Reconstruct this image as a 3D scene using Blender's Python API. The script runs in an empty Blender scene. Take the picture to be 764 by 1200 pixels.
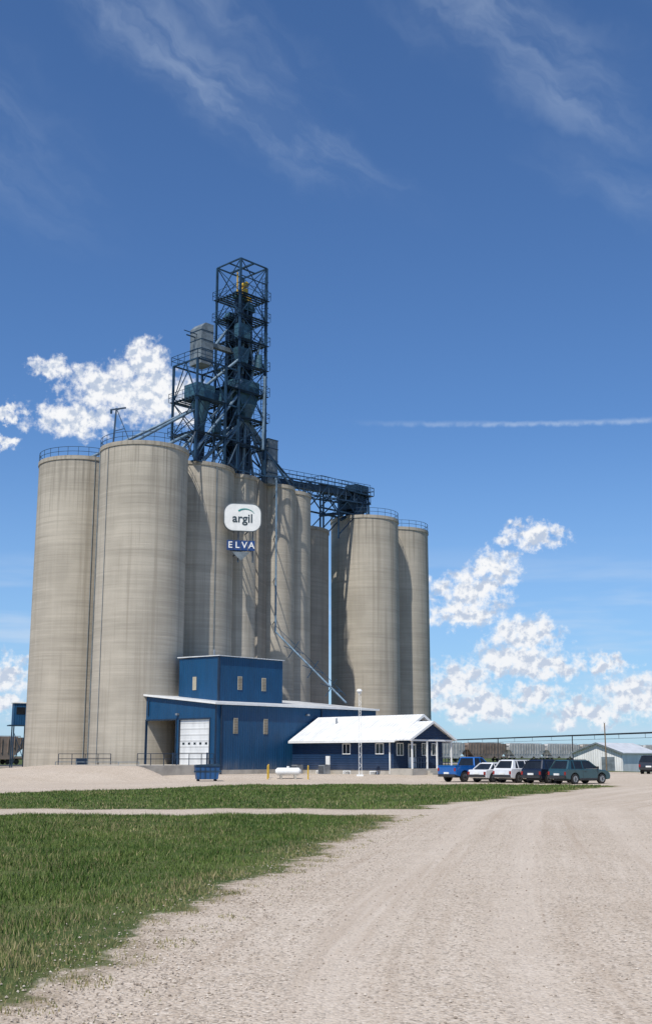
import bpy, math, random
import numpy as np
from mathutils import Vector, Matrix
random.seed(7); rng = np.random.default_rng(7)
D = bpy.data; S = bpy.context.scene
S.view_settings.view_transform = 'Standard'
S.view_settings.look = 'None'
S.view_settings.exposure = 0
rad = math.radians

# ------------------------------------------------------------------ nodes
def setin(nd, k, v):
    s = nd.inputs[k]
    if hasattr(v, 'is_output') and v.is_output:
        nd.id_data.links.new(v, s)
    else:
        s.default_value = v
def NN(nt, typ, ins=None, **props):
    nd = nt.nodes.new(typ)
    for k, v in props.items(): setattr(nd, k, v)
    for k, v in (ins or {}).items(): setin(nd, k, v)
    return nd
def M(nt, op, a, b=None, c=None, clamp=False):
    nd = nt.nodes.new('ShaderNodeMath'); nd.operation = op; nd.use_clamp = clamp
    setin(nd, 0, a)
    if b is not None: setin(nd, 1, b)
    if c is not None: setin(nd, 2, c)
    return nd.outputs[0]
def VM(nt, op, a, b=None, out=0):
    nd = nt.nodes.new('ShaderNodeVectorMath'); nd.operation = op
    setin(nd, 0, a)
    if b is not None: setin(nd, 1, b)
    return nd.outputs['Value' if out == 'v' else 0]
def MIX(nt, f, a, b, mode='MIX'):
    nd = nt.nodes.new('ShaderNodeMix'); nd.data_type = 'RGBA'; nd.blend_type = mode
    setin(nd, 0, f); setin(nd, 6, a if not isinstance(a, tuple) or len(a) == 4 else (*a, 1))
    setin(nd, 7, b if not isinstance(b, tuple) or len(b) == 4 else (*b, 1))
    return nd.outputs[2]
def SS(nt, v, lo, hi, a=0.0, b=1.0, smooth=True):
    nd = nt.nodes.new('ShaderNodeMapRange')
    nd.interpolation_type = 'SMOOTHSTEP' if smooth else 'LINEAR'
    setin(nd, 0, v); setin(nd, 1, lo); setin(nd, 2, hi); setin(nd, 3, a); setin(nd, 4, b)
    return nd.outputs[0]
def NOISE(nt, vec, scale, detail=4, rough=.55, out=0, dim='3D'):
    nd = NN(nt, 'ShaderNodeTexNoise', {'Vector': vec, 'Scale': scale, 'Detail': detail, 'Roughness': rough}, noise_dimensions=dim)
    return nd.outputs[out]
def SCL(nt, vec, s):
    return VM(nt, 'MULTIPLY', vec, s)
def newmat(name):
    m = D.materials.new(name); m.use_nodes = True
    nt = m.node_tree
    b = nt.nodes['Principled BSDF']
    tc = nt.nodes.new('ShaderNodeTexCoord')
    return m, nt, b, tc.outputs['Object']
def bump(nt, b, h, dist, strength=1.0):
    nd = NN(nt, 'ShaderNodeBump', {'Height': h, 'Distance': dist, 'Strength': strength})
    nt.links.new(nd.outputs[0], b.inputs['Normal'])

def simple(name, col, rough=.6, metal=0.0, var=.2, scale=1.5, coat=0, bmp=0, bscale=20):
    m, nt, b, P = newmat(name)
    n = NOISE(nt, P, scale, 3, .6)
    f = SS(nt, n, .3, .7)
    c = MIX(nt, f, tuple(x*(1-var) for x in col), tuple(min(1, x*(1+var)) for x in col))
    setin(b, 'Base Color', c); setin(b, 'Roughness', rough); setin(b, 'Metallic', metal)
    setin(b, 'Coat Weight', coat)
    if bmp: bump(nt, b, NOISE(nt, P, bscale, 2), bmp)
    return m
def ribbed(name, col, period=.3, rough=.42, metal=0, var=.12, depth=.03, axis='xy', dirt=.25, fade=.12, spec=.5):
    m, nt, b, P = newmat(name)
    sx = NN(nt, 'ShaderNodeSeparateXYZ', {0: P})
    q = {'xy': lambda: M(nt, 'ADD', sx.outputs[0], sx.outputs[1]), 'x': lambda: sx.outputs[0], 'y': lambda: sx.outputs[1], 'z': lambda: sx.outputs[2]}[axis]()
    w = M(nt, 'SINE', M(nt, 'MULTIPLY', q, 2*math.pi/period))
    w = SS(nt, w, .3, .9)
    n = NOISE(nt, SCL(nt, P, (1.2, 1.2, .35)), 1.0, 4, .6)
    c = MIX(nt, SS(nt, n, .3, .7), tuple(x*(1-var) for x in col), tuple(min(1, x*(1+var)) for x in col))
    panel = NOISE(nt, NN(nt, 'ShaderNodeCombineXYZ', {0: M(nt, 'FLOOR', M(nt, 'MULTIPLY', q, 1.0))}).outputs[0], 3.7, 0)
    c = MIX(nt, SS(nt, panel, .35, .65, 0, fade), c, (col[0]*.7+.03, col[1]*.75+.03, col[2]*.8+.03))
    c = MIX(nt, M(nt, 'MULTIPLY', w, .22), c, tuple(x*.55 for x in col))
    low = M(nt, 'MULTIPLY', SS(nt, sx.outputs[2], 2.0, .2), SS(nt, n, .4, .7, .1, dirt*2))
    c = MIX(nt, low, c, (.28, .24, .18))
    setin(b, 'Base Color', c); setin(b, 'Roughness', rough); setin(b, 'Metallic', metal); setin(b, 'Specular IOR Level', spec)
    bump(nt, b, w, depth)
    return m

def concrete(name, base=(.46, .415, .34), top=33.8, seed=0.0):
    m, nt, b, P0 = newmat(name)
    oi = NN(nt, 'ShaderNodeObjectInfo')
    off = NN(nt, 'ShaderNodeCombineXYZ', {0: M(nt, 'MULTIPLY', oi.outputs['Random'], 80.0), 1: seed, 2: M(nt, 'MULTIPLY', oi.outputs['Random'], 37.0)}).outputs[0]
    P = VM(nt, 'ADD', P0, off)
    sz = NN(nt, 'ShaderNodeSeparateXYZ', {0: P0}).outputs[2]
    big = NOISE(nt, P, .18, 3, .6)
    lift = NOISE(nt, SCL(nt, P, (.04, .04, .85)), 1.0, 3, .7)
    fine = NOISE(nt, SCL(nt, P, (.12, .12, 5.0)), 1.0, 2, .7)
    strk = NOISE(nt, SCL(nt, P, (1.5, 1.5, .035)), 1.0, 3, .7)
    strk2 = NOISE(nt, SCL(nt, P, (3.5, 3.5, .09)), 1.0, 2, .6)
    grain = NOISE(nt, P, 9, 3, .7)
    B_ = lambda k: tuple(x*k for x in base)
    c = MIX(nt, SS(nt, big, .3, .7), B_(.84), B_(1.08))
    c = MIX(nt, SS(nt, lift, .35, .68, 0, .42), c, B_(.68))
    c = MIX(nt, SS(nt, fine, .5, .75, 0, .35), c, B_(1.28))
    c = MIX(nt, SS(nt, fine, .5, .25, 0, .3), c, B_(.50))
    c = MIX(nt, SS(nt, strk, .5, .72, 0, .46), c, (base[0]*.55, base[1]*.53, base[2]*.50))
    c = MIX(nt, SS(nt, strk, .45, .2, 0, .30), c, B_(1.3))
    c = MIX(nt, SS(nt, strk2, .56, .78, 0, .30), c, B_(.5))
    c = MIX(nt, M(nt, 'MULTIPLY', SS(nt, sz, top-10, top), SS(nt, strk2, .46, .70, 0, .6)), c, B_(.42))
    c = MIX(nt, M(nt, 'MULTIPLY', SS(nt, sz, 4, .5), SS(nt, strk2, .4, .7, .1, .5)), c, B_(.5))
    c = MIX(nt, SS(nt, grain, .3, .7, 0, .2), c, B_(.75))
    setin(b, 'Base Color', c); setin(b, 'Roughness', .92); setin(b, 'Specular IOR Level', .2)
    bump(nt, b, M(nt, 'ADD', M(nt, 'MULTIPLY', fine, .6), M(nt, 'MULTIPLY', grain, .4)), .03)
    return m

mC = concrete('silo_concrete')
mCd = concrete('silo_concrete_shaded', (.33, .295, .245), seed=31)  # shaded copy of the silo concrete: shade put into a darker base colour
mSlab = simple('slab_concrete', (.38, .35, .30), .9, var=.2, scale=.8, bmp=.01)
mBlue = ribbed('blue_siding', (.006, .062, .150), .3, rough=.5, spec=.35)
mNavy = ribbed('navy_siding', (.006, .030, .082), .22, axis='z', depth=.02, rough=.55, spec=.3, dirt=.1)
mRoof = ribbed('white_metal_roof', (.78, .78, .76), .4, axis='y', depth=.03, dirt=0, rough=.38)
mRoofX = ribbed('pale_metal_roof', (.62, .63, .63), .4, axis='x', depth=.03, dirt=0)
mWhite = simple('white_paint', (.78, .78, .75), .5, var=.06)
mDoor = ribbed('sectional_door', (.70, .70, .68), .55, axis='z', depth=.02, dirt=.1)
mBeige = simple('beige_louvre', (.42, .37, .27), .6, var=.1)
mGlass = simple('dark_glass', (.015, .018, .022), .08, var=.2)
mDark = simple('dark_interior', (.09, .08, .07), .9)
mSteel = simple('blue_painted_steel', (.012, .040, .078), .5, var=.4, scale=.8)
mSteel2 = simple('navy_steel', (.009, .026, .055), .5, var=.3)
mTeal = simple('blue_green_machinery', (.035, .095, .135), .5, var=.35)
mGalv = simple('galvanised_steel', (.30, .32, .34), .45, metal=.4, var=.25)
mGreyBlue = simple('faded_blue_spout', (.12, .19, .26), .5, var=.3)
mGrey = simple('grey_sheet', (.15, .18, .2), .6, var=.25)
mYel = simple('yellow_paint', (.6, .38, .03), .5)
mWood = simple('weathered_wood', (.2, .15, .1), .9)
mBlk = simple('black_rubber', (.02, .02, .02), .8)
mRim = simple('alloy_rim', (.45, .46, .47), .3, metal=.8)
mRed = simple('red_lens', (.30, .015, .01), .25)
mLamp = simple('clear_lens', (.65, .65, .6), .15)
mPlastic = simple('dark_trim', (.03, .03, .032), .6)

# ------------------------------------------------------------------ mesh builder
class MB:
    def __init__(s): s.v = []; s.f = []; s.sm = []
    def add(s, vs, fs, smooth=False):
        o = len(s.v); s.v += [tuple(v) for v in vs]
        for f in fs: s.f.append([i+o for i in f]); s.sm.append(smooth)
        return s
    def box(s, a, b):
        x0, y0, z0 = a; x1, y1, z1 = b
        return s.add([(x0,y0,z0),(x1,y0,z0),(x1,y1,z0),(x0,y1,z0),(x0,y0,z1),(x1,y0,z1),(x1,y1,z1),(x0,y1,z1)],
              [(0,3,2,1),(4,5,6,7),(0,1,5,4),(1,2,6,5),(2,3,7,6),(3,0,4,7)])
    def cbox(s, c, d):
        return s.box([c[i]-d[i]/2 for i in range(3)], [c[i]+d[i]/2 for i in range(3)])
    def _fr(s, p, q):
        p = Vector(p); q = Vector(q); d = (q-p).normalized()
        up = Vector((0,0,1)) if abs(d.z) < .95 else Vector((1,0,0))
        x = d.cross(up).normalized(); y = x.cross(d).normalized()
        return p, q, x, y
    def beam(s, p, q, w=.12, h=None):
        h = h or w
        p, q, x, y = s._fr(p, q)
        vs = []
        for c in (p, q):
            for sx, sy in ((-1,-1),(1,-1),(1,1),(-1,1)): vs.append(c + x*sx*w/2 + y*sy*h/2)
        return s.add(vs, [(0,3,2,1),(4,5,6,7),(0,1,5,4),(1,2,6,5),(2,3,7,6),(3,0,4,7)])
    def tube(s, p, q, r, n=12, r2=None, cap=True):
        r2 = r if r2 is None else r2
        p, q, x, y = s._fr(p, q)
        vs = []
        for c, rr in ((p, r), (q, r2)):
            for i in range(n):
                a = 2*math.pi*i/n; vs.append(c + x*math.cos(a)*rr + y*math.sin(a)*rr)
        s.add(vs, [(i, (i+1) % n, n+(i+1) % n, n+i) for i in range(n)], True)
        if cap: s.add(vs, [tuple(range(n))[::-1], tuple(range(n, 2*n))])
        return s
    def ring(s, c, R, w=.05, n=48, h=None):
        for i in range(n):
            a = 2*math.pi*i/n; b = 2*math.pi*(i+1)/n
            s.beam((c[0]+R*math.cos(a), c[1]+R*math.sin(a), c[2]), (c[0]+R*math.cos(b), c[1]+R*math.sin(b), c[2]), w, h)
        return s
    def prism(s, poly, axis, a, b):
        n = len(poly)
        def mk(p, t):
            return {'x': (t, p[0], p[1]), 'y': (p[0], t, p[1]), 'z': (p[0], p[1], t)}[axis]
        vs = [mk(p, a) for p in poly] + [mk(p, b) for p in poly]
        return s.add(vs, [tuple(range(n))[::-1], tuple(range(n, 2*n))] + [(i, (i+1) % n, n+(i+1) % n, n+i) for i in range(n)])
    def rail(s, pts, h=1.05, w=.05, step=1.8):
        for p, q in zip(pts[:-1], pts[1:]):
            p = Vector(p); q = Vector(q); L = (q-p).length; n = max(1, round(L/step))
            for i in range(n+1):
                c = p.lerp(q, i/n); s.beam(c, c+Vector((0,0,h)), w)
            for hh in (h, h*.55): s.beam(p+Vector((0,0,hh)), q+Vector((0,0,hh)), w)
        return s
    def obj(s, name, mat, parent=None, bevel=0, recalc=True):
        me = D.meshes.new(name); me.from_pydata(s.v, [], s.f); me.update()
        me.polygons.foreach_set('use_smooth', s.sm)
        if recalc:
            import bmesh
            bm = bmesh.new(); bm.from_mesh(me); bmesh.ops.recalc_face_normals(bm, faces=bm.faces); bm.to_mesh(me); bm.free()
        me.materials.append(mat)
        o = D.objects.new(name, me); S.collection.objects.link(o)
        if parent: o.parent = parent
        if bevel:
            md = o.modifiers.new('bevel', 'BEVEL'); md.width = bevel; md.segments = 2; md.limit_method = 'ANGLE'; md.angle_limit = rad(35)
        return o
def group(name, loc=(0,0,0), rz=0):
    e = D.objects.new(name, None); S.collection.objects.link(e)
    e.location = loc; e.rotation_euler = (0, 0, rz); e.empty_display_size = .5
    return e
ROT = math.atan2(.72, .69)

# ------------------------------------------------------------------ terrain
def sm(a, b, x):
    t = np.clip((x-a)/(b-a), 0, 1); return t*t*(3-2*t)
EDGE = np.array([(-2.4,-40),(-2.45,0),(-2.32,10),(-2.2,12),(-1.78,15),(-1.03,19.4),(.45,27.5),(2.6,39.6),(4.3,48),(9.1,58),(19.2,79),(34,100),(60,125),(110,160)], float)
EY = np.arange(-40, 160, .5); EX = np.interp(EY, EDGE[:,1], EDGE[:,0])
kk = np.hanning(17); kk /= kk.sum(); EX = np.convolve(np.pad(EX, 8, mode='edge'), kk, 'valid')
def edgeX(Y): return np.interp(Y, EY, EX)
TOPX = [-400,-60,-17.7,-12.2,-5,5,16,22]; TOPY = [40,60,64.5,73,84,85,84.5,78]
def h(X, Y):
    X = np.asarray(X, float); Y = np.asarray(Y, float)
    z = .35*sm(97, 105, Y)*(1-sm(30, 45, X))*(1-sm(170, 190, Y))*sm(-90, -60, X)
    dx = X+10.2; dy = Y-108
    a = .69*dx+.72*dy; b = -.72*dx+.69*dy
    ramp = 1.17*np.clip((a+32)/22.5, 0, 1)*(1-sm(-8.9, -8.0, a))*sm(-6, -.2, b)*(1-sm(12, 22, b))
    z = np.maximum(z, ramp)
    d = edgeX(Y)-X
    z = z - .18*sm(.8, 4, d)*(1-sm(8, 14, d))*(1-sm(28, 38, Y))*(1-sm(60,80,Y))
    return z
def wobble(X, Y):
    return .16*np.sin(Y*1.3+X)+.12*np.sin(Y*.57+1)+.10*np.sin(Y*3.1+X*2.3)+.07*np.sin(Y*6.7-X*3.9)
def grassmask(X, Y):
    ex = edgeX(Y); wob = wobble(X, Y)
    low = sm(-.35, .9, ex-X+wob) * (1-sm(40.6, 41.8, Y + .3*np.sin(X*.8)+.25*np.sin(X*2.1)))
    up = sm(-.2, 1.0, ex-X+wob*2) * sm(45.0, 46.8, Y+.4*np.sin(X*.6)+.3*np.sin(X*1.9)) * (1-sm(-1.5, 1.5, Y-np.interp(X, TOPX, TOPY)-np.sin(X*.7)))
    right = sm(11.5, 12.5, X-ex)*(1-sm(58, 66, Y))
    far = np.maximum(sm(150, 160, Y-.1*X), sm(122, 130, Y)*sm(14, 20, X))
    far = np.maximum(far, sm(95, 110, -X))
    return np.clip(np.maximum(np.maximum(low, up), np.maximum(right, far)), 0, 1)
def axis(lo, hi, st, far):
    mid = list(np.arange(lo, hi+.01, st)); o = []
    x = hi; d = st
    while x < far: d *= 1.35; x += d; o.append(x)
    l = []; x = lo; d = st
    while x > -far: d *= 1.35; x -= d; l.append(x)
    return np.array(l[::-1]+mid+o)
xs = axis(-45, 40, .5, 9000); ys = axis(-5, 130, .5, 9000)
XX, YY = np.meshgrid(xs, ys)
ZZ = h(XX, YY)
nx, ny = len(xs), len(ys)
verts = np.stack([XX.ravel(), YY.ravel(), ZZ.ravel()], 1)
ii = np.arange((nx)*(ny)).reshape(ny, nx)
quads = np.stack([ii[:-1,:-1].ravel(), ii[:-1,1:].ravel(), ii[1:,1:].ravel(), ii[1:,:-1].ravel()], 1)
def npmesh(name, verts, faces, mat, attrs=None, smooth=True):
    me = D.meshes.new(name); nv = len(verts); nf, k = faces.shape
    me.vertices.add(nv); me.vertices.foreach_set('co', verts.astype(np.float32).ravel())
    me.loops.add(nf*k); me.loops.foreach_set('vertex_index', faces.astype(np.int32).ravel())
    me.polygons.add(nf); me.polygons.foreach_set('loop_start', np.arange(0, nf*k, k, dtype=np.int32))
    me.polygons.foreach_set('use_smooth', np.full(nf, smooth))
    me.update(calc_edges=True); me.validate()
    for kx, vx in (attrs or {}).items():
        at = me.attributes.new(kx, 'FLOAT', 'POINT'); at.data.foreach_set('value', vx.astype(np.float32).ravel())
    me.materials.append(mat)
    o = D.objects.new(name, me); S.collection.objects.link(o); return o

def gravel_color(nt, P):
    big = NOISE(nt, P, .12, 3, .6); mid = NOISE(nt, P, 1.1, 4, .65); fin = NOISE(nt, P, 14, 3, .8)
    vor = NN(nt, 'ShaderNodeTexVoronoi', {'Vector': P, 'Scale': 34.0})
    bw = NN(nt, 'ShaderNodeSeparateColor', {0: vor.outputs['Color']})
    c = MIX(nt, SS(nt, big, .3, .7), (.46, .375, .29), (.54, .455, .365))
    c = MIX(nt, SS(nt, mid, .35, .7, 0, .5), c, (.38, .30, .22))
    c = MIX(nt, SS(nt, fin, .35, .7, 0, .45), c, (.59, .52, .43))
    c = MIX(nt, SS(nt, bw.outputs[0], .55, .95, 0, .5), c, (.68, .60, .51))
    c = MIX(nt, SS(nt, bw.outputs[1], .62, .98, 0, .7), c, (.17, .14, .11))
    hh = M(nt, 'ADD', M(nt, 'MULTIPLY', vor.outputs['Distance'], -.6), M(nt, 'MULTIPLY', fin, .8))
    return c, hh
m, nt, b, P = newmat('ground_gravel_and_grass')
gc, hh = gravel_color(nt, P)
att = NN(nt, 'ShaderNodeAttribute', attribute_name='grass').outputs['Fac']
nz = NOISE(nt, P, 1.7, 4, .7); nz2 = NOISE(nt, P, .16, 3, .6); nz3 = NOISE(nt, P, 7, 3, .7)
gr = MIX(nt, SS(nt, nz2, .35, .65), (.050, .080, .020), (.095, .115, .036))
gr = MIX(nt, SS(nt, nz, .45, .75, 0, .6), gr, (.155, .140, .065))
gr = MIX(nt, SS(nt, nz3, .45, .8, 0, .5), gr, (.032, .048, .014))
f = SS(nt, M(nt, 'ADD', att, M(nt, 'MULTIPLY', M(nt, 'SUBTRACT', nz, .5), 1.3)), .36, .68)
verge = SS(nt, att, .0, .4, 0, .6)
gc = MIX(nt, M(nt, 'MULTIPLY', verge, SS(nt, nz, .3, .6)), gc, (.22, .165, .105))
setin(b, 'Base Color', MIX(nt, f, gc, gr)); setin(b, 'Roughness', .95); setin(b, 'Specular IOR Level', .15)
bump(nt, b, hh, .018)
ground = npmesh('ground', verts, quads, m, {'grass': grassmask(XX, YY)})

m, nt, b, P = newmat('road_gravel')
gc, hh = gravel_color(nt, P)
v = NN(nt, 'ShaderNodeAttribute', attribute_name='across').outputs['Fac']
sl = NN(nt, 'ShaderNodeAttribute', attribute_name='along').outputs['Fac']
wn = NOISE(nt, NN(nt, 'ShaderNodeCombineXYZ', {0: M(nt, 'MULTIPLY', sl, .05), 1: M(nt, 'MULTIPLY', v, 1.6)}).outputs[0], 1.0, 4, .65, dim='2D')
wn2 = NOISE(nt, NN(nt, 'ShaderNodeCombineXYZ', {0: M(nt, 'MULTIPLY', sl, .12), 1: M(nt, 'MULTIPLY', v, 6.0)}).outputs[0], 1.0, 3, .6, dim='2D')
tr = None
for c0, w0 in ((2.3,.6),(4.1,.6),(6.6,.55),(8.3,.55)):
    g = SS(nt, M(nt, 'ABSOLUTE', M(nt, 'SUBTRACT', M(nt, 'ADD', v, M(nt, 'MULTIPLY', wn, .9)), c0+.45)), w0, .05)
    tr = g if tr is None else M(nt, 'MAXIMUM', tr, g)
c = MIX(nt, M(nt, 'MULTIPLY', tr, .42), gc, (.56, .48, .395))
c = MIX(nt, SS(nt, wn, .5, .75, 0, .5), c, (.38, .30, .225))
c = MIX(nt, SS(nt, wn2, .5, .8, 0, .3), c, (.63, .55, .46))
setin(b, 'Base Color', c); setin(b, 'Roughness', .95); setin(b, 'Specular IOR Level', .15)
bump(nt, b, M(nt, 'ADD', hh, M(nt, 'MULTIPLY', M(nt, 'ADD', tr, M(nt,'MULTIPLY',wn2,1.2)), -.6)), .02)
sY = np.concatenate([np.arange(-30, 60, .5), np.arange(60, 155, 1.5)])
ctrs = np.stack([edgeX(sY), sY], 1)
tg = np.gradient(ctrs, axis=0); tg /= np.linalg.norm(tg, axis=1)[:,None]
nrm = np.stack([tg[:,1], -tg[:,0]], 1)
ac = np.linspace(.9, 11.2, 16)
RV = ctrs[:,None,:] + nrm[:,None,:]*ac[None,:,None]
along = np.concatenate([[0], np.cumsum(np.linalg.norm(np.diff(ctrs, axis=0), axis=1))])
RZ = h(RV[...,0], RV[...,1]) + .006
rv = np.concatenate([RV, RZ[...,None]], 2).reshape(-1, 3)
n1, n2 = RV.shape[:2]; ii = np.arange(n1*n2).reshape(n1, n2)
rq = np.stack([ii[:-1,:-1].ravel(), ii[:-1,1:].ravel(), ii[1:,1:].ravel(), ii[1:,:-1].ravel()], 1)
npmesh('gravel_road', rv, rq, m, {'across': np.broadcast_to(ac, (n1, n2)), 'along': np.broadcast_to(along[:,None], (n1, n2))})

def stones(n):
    Y = 7 + 30*rng.random(n)**1.6
    ex = edgeX(Y)
    near = rng.random(n) < .4
    X = np.where(near, ex + rng.normal(.5, .7, n), ex + rng.random(n)*11)
    s = .006 + .014*rng.random(n)**3 + near*.003*rng.random(n)
    base = np.array([(1,0,0),(0,1,0),(-1,0,0),(0,-1,0),(0,0,.7),(0,0,-.5)], float)
    V = base[None]*(s[:,None,None])*(1+.5*(rng.random((n,6,1))-.5))
    a = rng.random(n)*6.28; ca, sa = np.cos(a), np.sin(a)
    x = V[...,0]*ca[:,None]-V[...,1]*sa[:,None]*.8; y = V[...,0]*sa[:,None]+V[...,1]*ca[:,None]*.8
    z = V[...,2]+h(X,Y)[:,None]+s[:,None]*.35+.005
    VV = np.stack([x+X[:,None], y+Y[:,None], z], 2).reshape(-1,3)
    F = np.array([(0,1,4),(1,2,4),(2,3,4),(3,0,4),(1,0,5),(2,1,5),(3,2,5),(0,3,5)])
    FF = (F[None]+6*np.arange(n)[:,None,None]).reshape(-1,3)
    return VV, FF, np.repeat(rng.random(n), 6)
m, nt, b, P = newmat('loose_stone')
r = NN(nt, 'ShaderNodeAttribute', attribute_name='rnd').outputs['Fac']
c = MIX(nt, SS(nt, r, 0, 1, smooth=False), (.24, .19, .145), (.60, .53, .45))
setin(b, 'Base Color', c); setin(b, 'Roughness', .9)
sv, sf, sr = stones(17000)
npmesh('loose_gravel', sv, sf, m, {'rnd': sr}, smooth=False)

# grass
m, nt, b, P = newmat('grass_blades')
r = NN(nt, 'ShaderNodeAttribute', attribute_name='rnd').outputs['Fac']
dry = NN(nt, 'ShaderNodeAttribute', attribute_name='dry').outputs['Fac']
pn = NOISE(nt, P, .30, 3, .6)
c = MIX(nt, SS(nt, M(nt,'ADD',M(nt,'MULTIPLY',r,.45),M(nt,'MULTIPLY',pn,1.0)), .35, 1.05), (.036, .080, .012), (.135, .185, .045))
c = MIX(nt, dry, c, (.33, .27, .14))
setin(b, 'Base Color', c); setin(b, 'Roughness', .6); setin(b, 'Specular IOR Level', .2)
mGrass = m
def blades(n, xr, yr, hmin, hmax, wid, powr=1.0, distscale=0, dryadd=0):
    Y = yr[0] + (yr[1]-yr[0])*rng.random(n)**powr
    X = xr[0] + (xr[1]-xr[0])*rng.random(n)
    vis = np.abs(X) < .34*Y+2.5
    gm = grassmask(X, Y)
    tuft = .5+.5*np.sin(X*5.1+Y*1.7)*np.sin(Y*3.3-X*1.3)
    gm = np.maximum(gm, .75*sm(-1.4, .1, edgeX(Y)-X)*(Y < 41)*(tuft > .62))
    clump = .5+.5*np.sin(X*1.9+np.sin(Y*1.1)*2)*np.sin(Y*1.3+np.cos(X*.8)*2)
    keep = vis & (rng.random(n) < np.clip(gm*1.3-.2, 0, 1)*(.4+.6*clump))
    X, Y, gm, clump = X[keep], Y[keep], gm[keep], clump[keep]; n = len(X)
    dist = edgeX(Y)-X
    H = (hmin+(hmax-hmin)*rng.random(n)**1.5)*(.55+.7*clump)*(.4+.6*gm)*(.55+.45*sm(0,2.2,dist))
    W = wid*(1+distscale*Y)*(.7+.6*rng.random(n))
    a = rng.random(n)*6.28; lean = .7*H*rng.random(n); la = rng.random(n)*6.28
    z0 = h(X, Y)-.01
    p0 = np.stack([X-np.cos(a)*W/2, Y-np.sin(a)*W/2, z0], 1)
    p1 = np.stack([X+np.cos(a)*W/2, Y+np.sin(a)*W/2, z0], 1)
    p2 = np.stack([X+np.cos(la)*lean, Y+np.sin(la)*lean, z0+H], 1)
    V = np.stack([p0,p1,p2], 1).reshape(-1,3); F = np.arange(3*n).reshape(-1,3)
    pat = .5+.5*np.sin(X*.45+1.3*np.sin(Y*.21))*np.sin(Y*.33+X*.12)
    dr = np.clip((rng.random(n) < .08+dryadd+.65*(1-sm(.1, 2.0, dist+.5*np.sin(Y*.9)))+.5*(1-sm(.4,1,gm))+.32*pat**3)*(.35+.65*rng.random(n)), 0, 1)
    return V, F, np.repeat(rng.random(n), 3), np.repeat(dr, 3)
parts = [blades(400000, (-14, 4.5), (8, 42), .04, .14, .010, 1.35, .05),
         blades(120000, (-24, 20), (45, 86), .06, .16, .03, 1.0, .012),
         blades(5000, (-14, 4), (8.5, 42), .16, .30, .005, 1.3, .05, .5)]
V = np.concatenate([p[0] for p in parts]); F = []; o = 0
for p in parts: F.append(p[1]+o); o += len(p[0])
npmesh('grass', V, np.concatenate(F), mGrass, {'rnd': np.concatenate([p[2] for p in parts]), 'dry': np.concatenate([p[3] for p in parts])}, smooth=False)

# ------------------------------------------------------------------ silos
def silo(x, y, r, top, rail=True, mat=mC, conduit=None, seg=96):
    g = group('grain_silo', (x, y, 0))
    MB().tube((0,0,-1), (0,0,top), r, seg).obj('silo_wall', mat, g)
    b = MB(); b.tube((0,0,top-.3), (0,0,top+.12), r+.09, seg); b.obj('roof_rim', mat, g)
    MB().tube((0,0,top+.13), (0,0,top+.7), r-.15, seg, r2=.6).obj('roof_deck', mSlab, g)
    if rail:
        b = MB(); n = 26
        for i in range(n):
            a = 2*math.pi*i/n; b.beam(((r)*math.cos(a), (r)*math.sin(a), top), (r*math.cos(a), r*math.sin(a), top+1.1), .045)
        for hh in (1.1, .6): b.ring((0,0,top+hh), r, .045, 52)
        b.obj('guard_rail', mSteel, g)
    if conduit is not None:
        b = MB()
        for a, w in conduit:
            b.tube(((r+.06)*math.cos(a), (r+.06)*math.sin(a), .3), ((r+.06)*math.cos(a), (r+.06)*math.sin(a), top), w, 8)
        b.obj('conduit', mGrey, g)
    return g
TOP = 33.8; DZ = -1.2
silo(-27.4, 125.6, 4.65, TOP, conduit=[(rad(-60), .04)])
silo(-19.4, 119.5, 4.65, TOP, conduit=[(rad(-160), .06), (rad(-133), .03)])
silo(-15.1, 127.7, 4.65, TOP-.05, conduit=[(rad(-50), .04)])
silo(-10.97, 132.0, 3.2, TOP-.1)
silo(-6.3, 136.2, 2.5, TOP-.15, rail=False)
silo(-5.1, 140.0, 3.2, TOP-.2)
silo(-4.3, 149.5, 4.65, 30.9, rail=False, mat=mCd)  # darker material stands in for the shade on this silo
silo(5.35, 157.0, 4.65, TOP)
silo(10.15, 165.0, 4.65, TOP-.05)
g = group('added_shade_wall', (0,0,0))  # added wall, turned away from the sun to make a dark strip between silos
P0 = Vector((-7.75,130.6)); P1 = Vector((-6.0,137.4)); off = Vector((-4.0, 1.2))
MB().prism([tuple(P0), tuple(P1), tuple(P1+off), tuple(P0+Vector((-2.2,1.0)))], 'z', -1, TOP-.25).obj('shade_wall_block', mCd, g)  # shaded concrete colour deepens the strip further

# ------------------------------------------------------------------ loading building
K = (-10.2, 108.0, 0)
g = group('loading_building', K, ROT)
b = MB()
roofz = lambda y: 6.7+.1034*y
for y0, y1 in ((0,.75),(5.16,5.66),(10.3,11.6)):
    b.box((0,y0,.2), (.2,y1,5.4))
b.prism([(0,5.4),(11.6,5.4),(11.6,roofz(11.6)),(0,roofz(0))], 'x', 0, .2)
b.box((.202,0,.2), (22.4,.2,6.7)); b.box((.202,11.4,.2), (22.4,11.6,7.88))
b.prism([(.2,.2),(11.4,.2),(11.4,7.85),(.2,6.7)], 'x', 22.2, 22.395)
b.obj('siding', mBlue, g)
b = MB(); b.prism([(-.3,6.68),(11.9,7.92),(11.9,8.1),(-.3,6.86)], 'x', -.25, 22.6); b.obj('shed_roof', mRoofX, g)
b = MB(); b.prism([(-.33,6.70),(11.9,7.94),(11.9,8.12),(-.33,6.88)], 'x', -.29, -.255); b.box((-.25,-.34,6.68), (22.6,-.305,6.88)); b.obj('fascia', mWhite, g)
b = MB(); b.box((2.92,3,6.5), (11.47,9,11.5)); b.obj('upper_block', mBlue, g)
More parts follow.
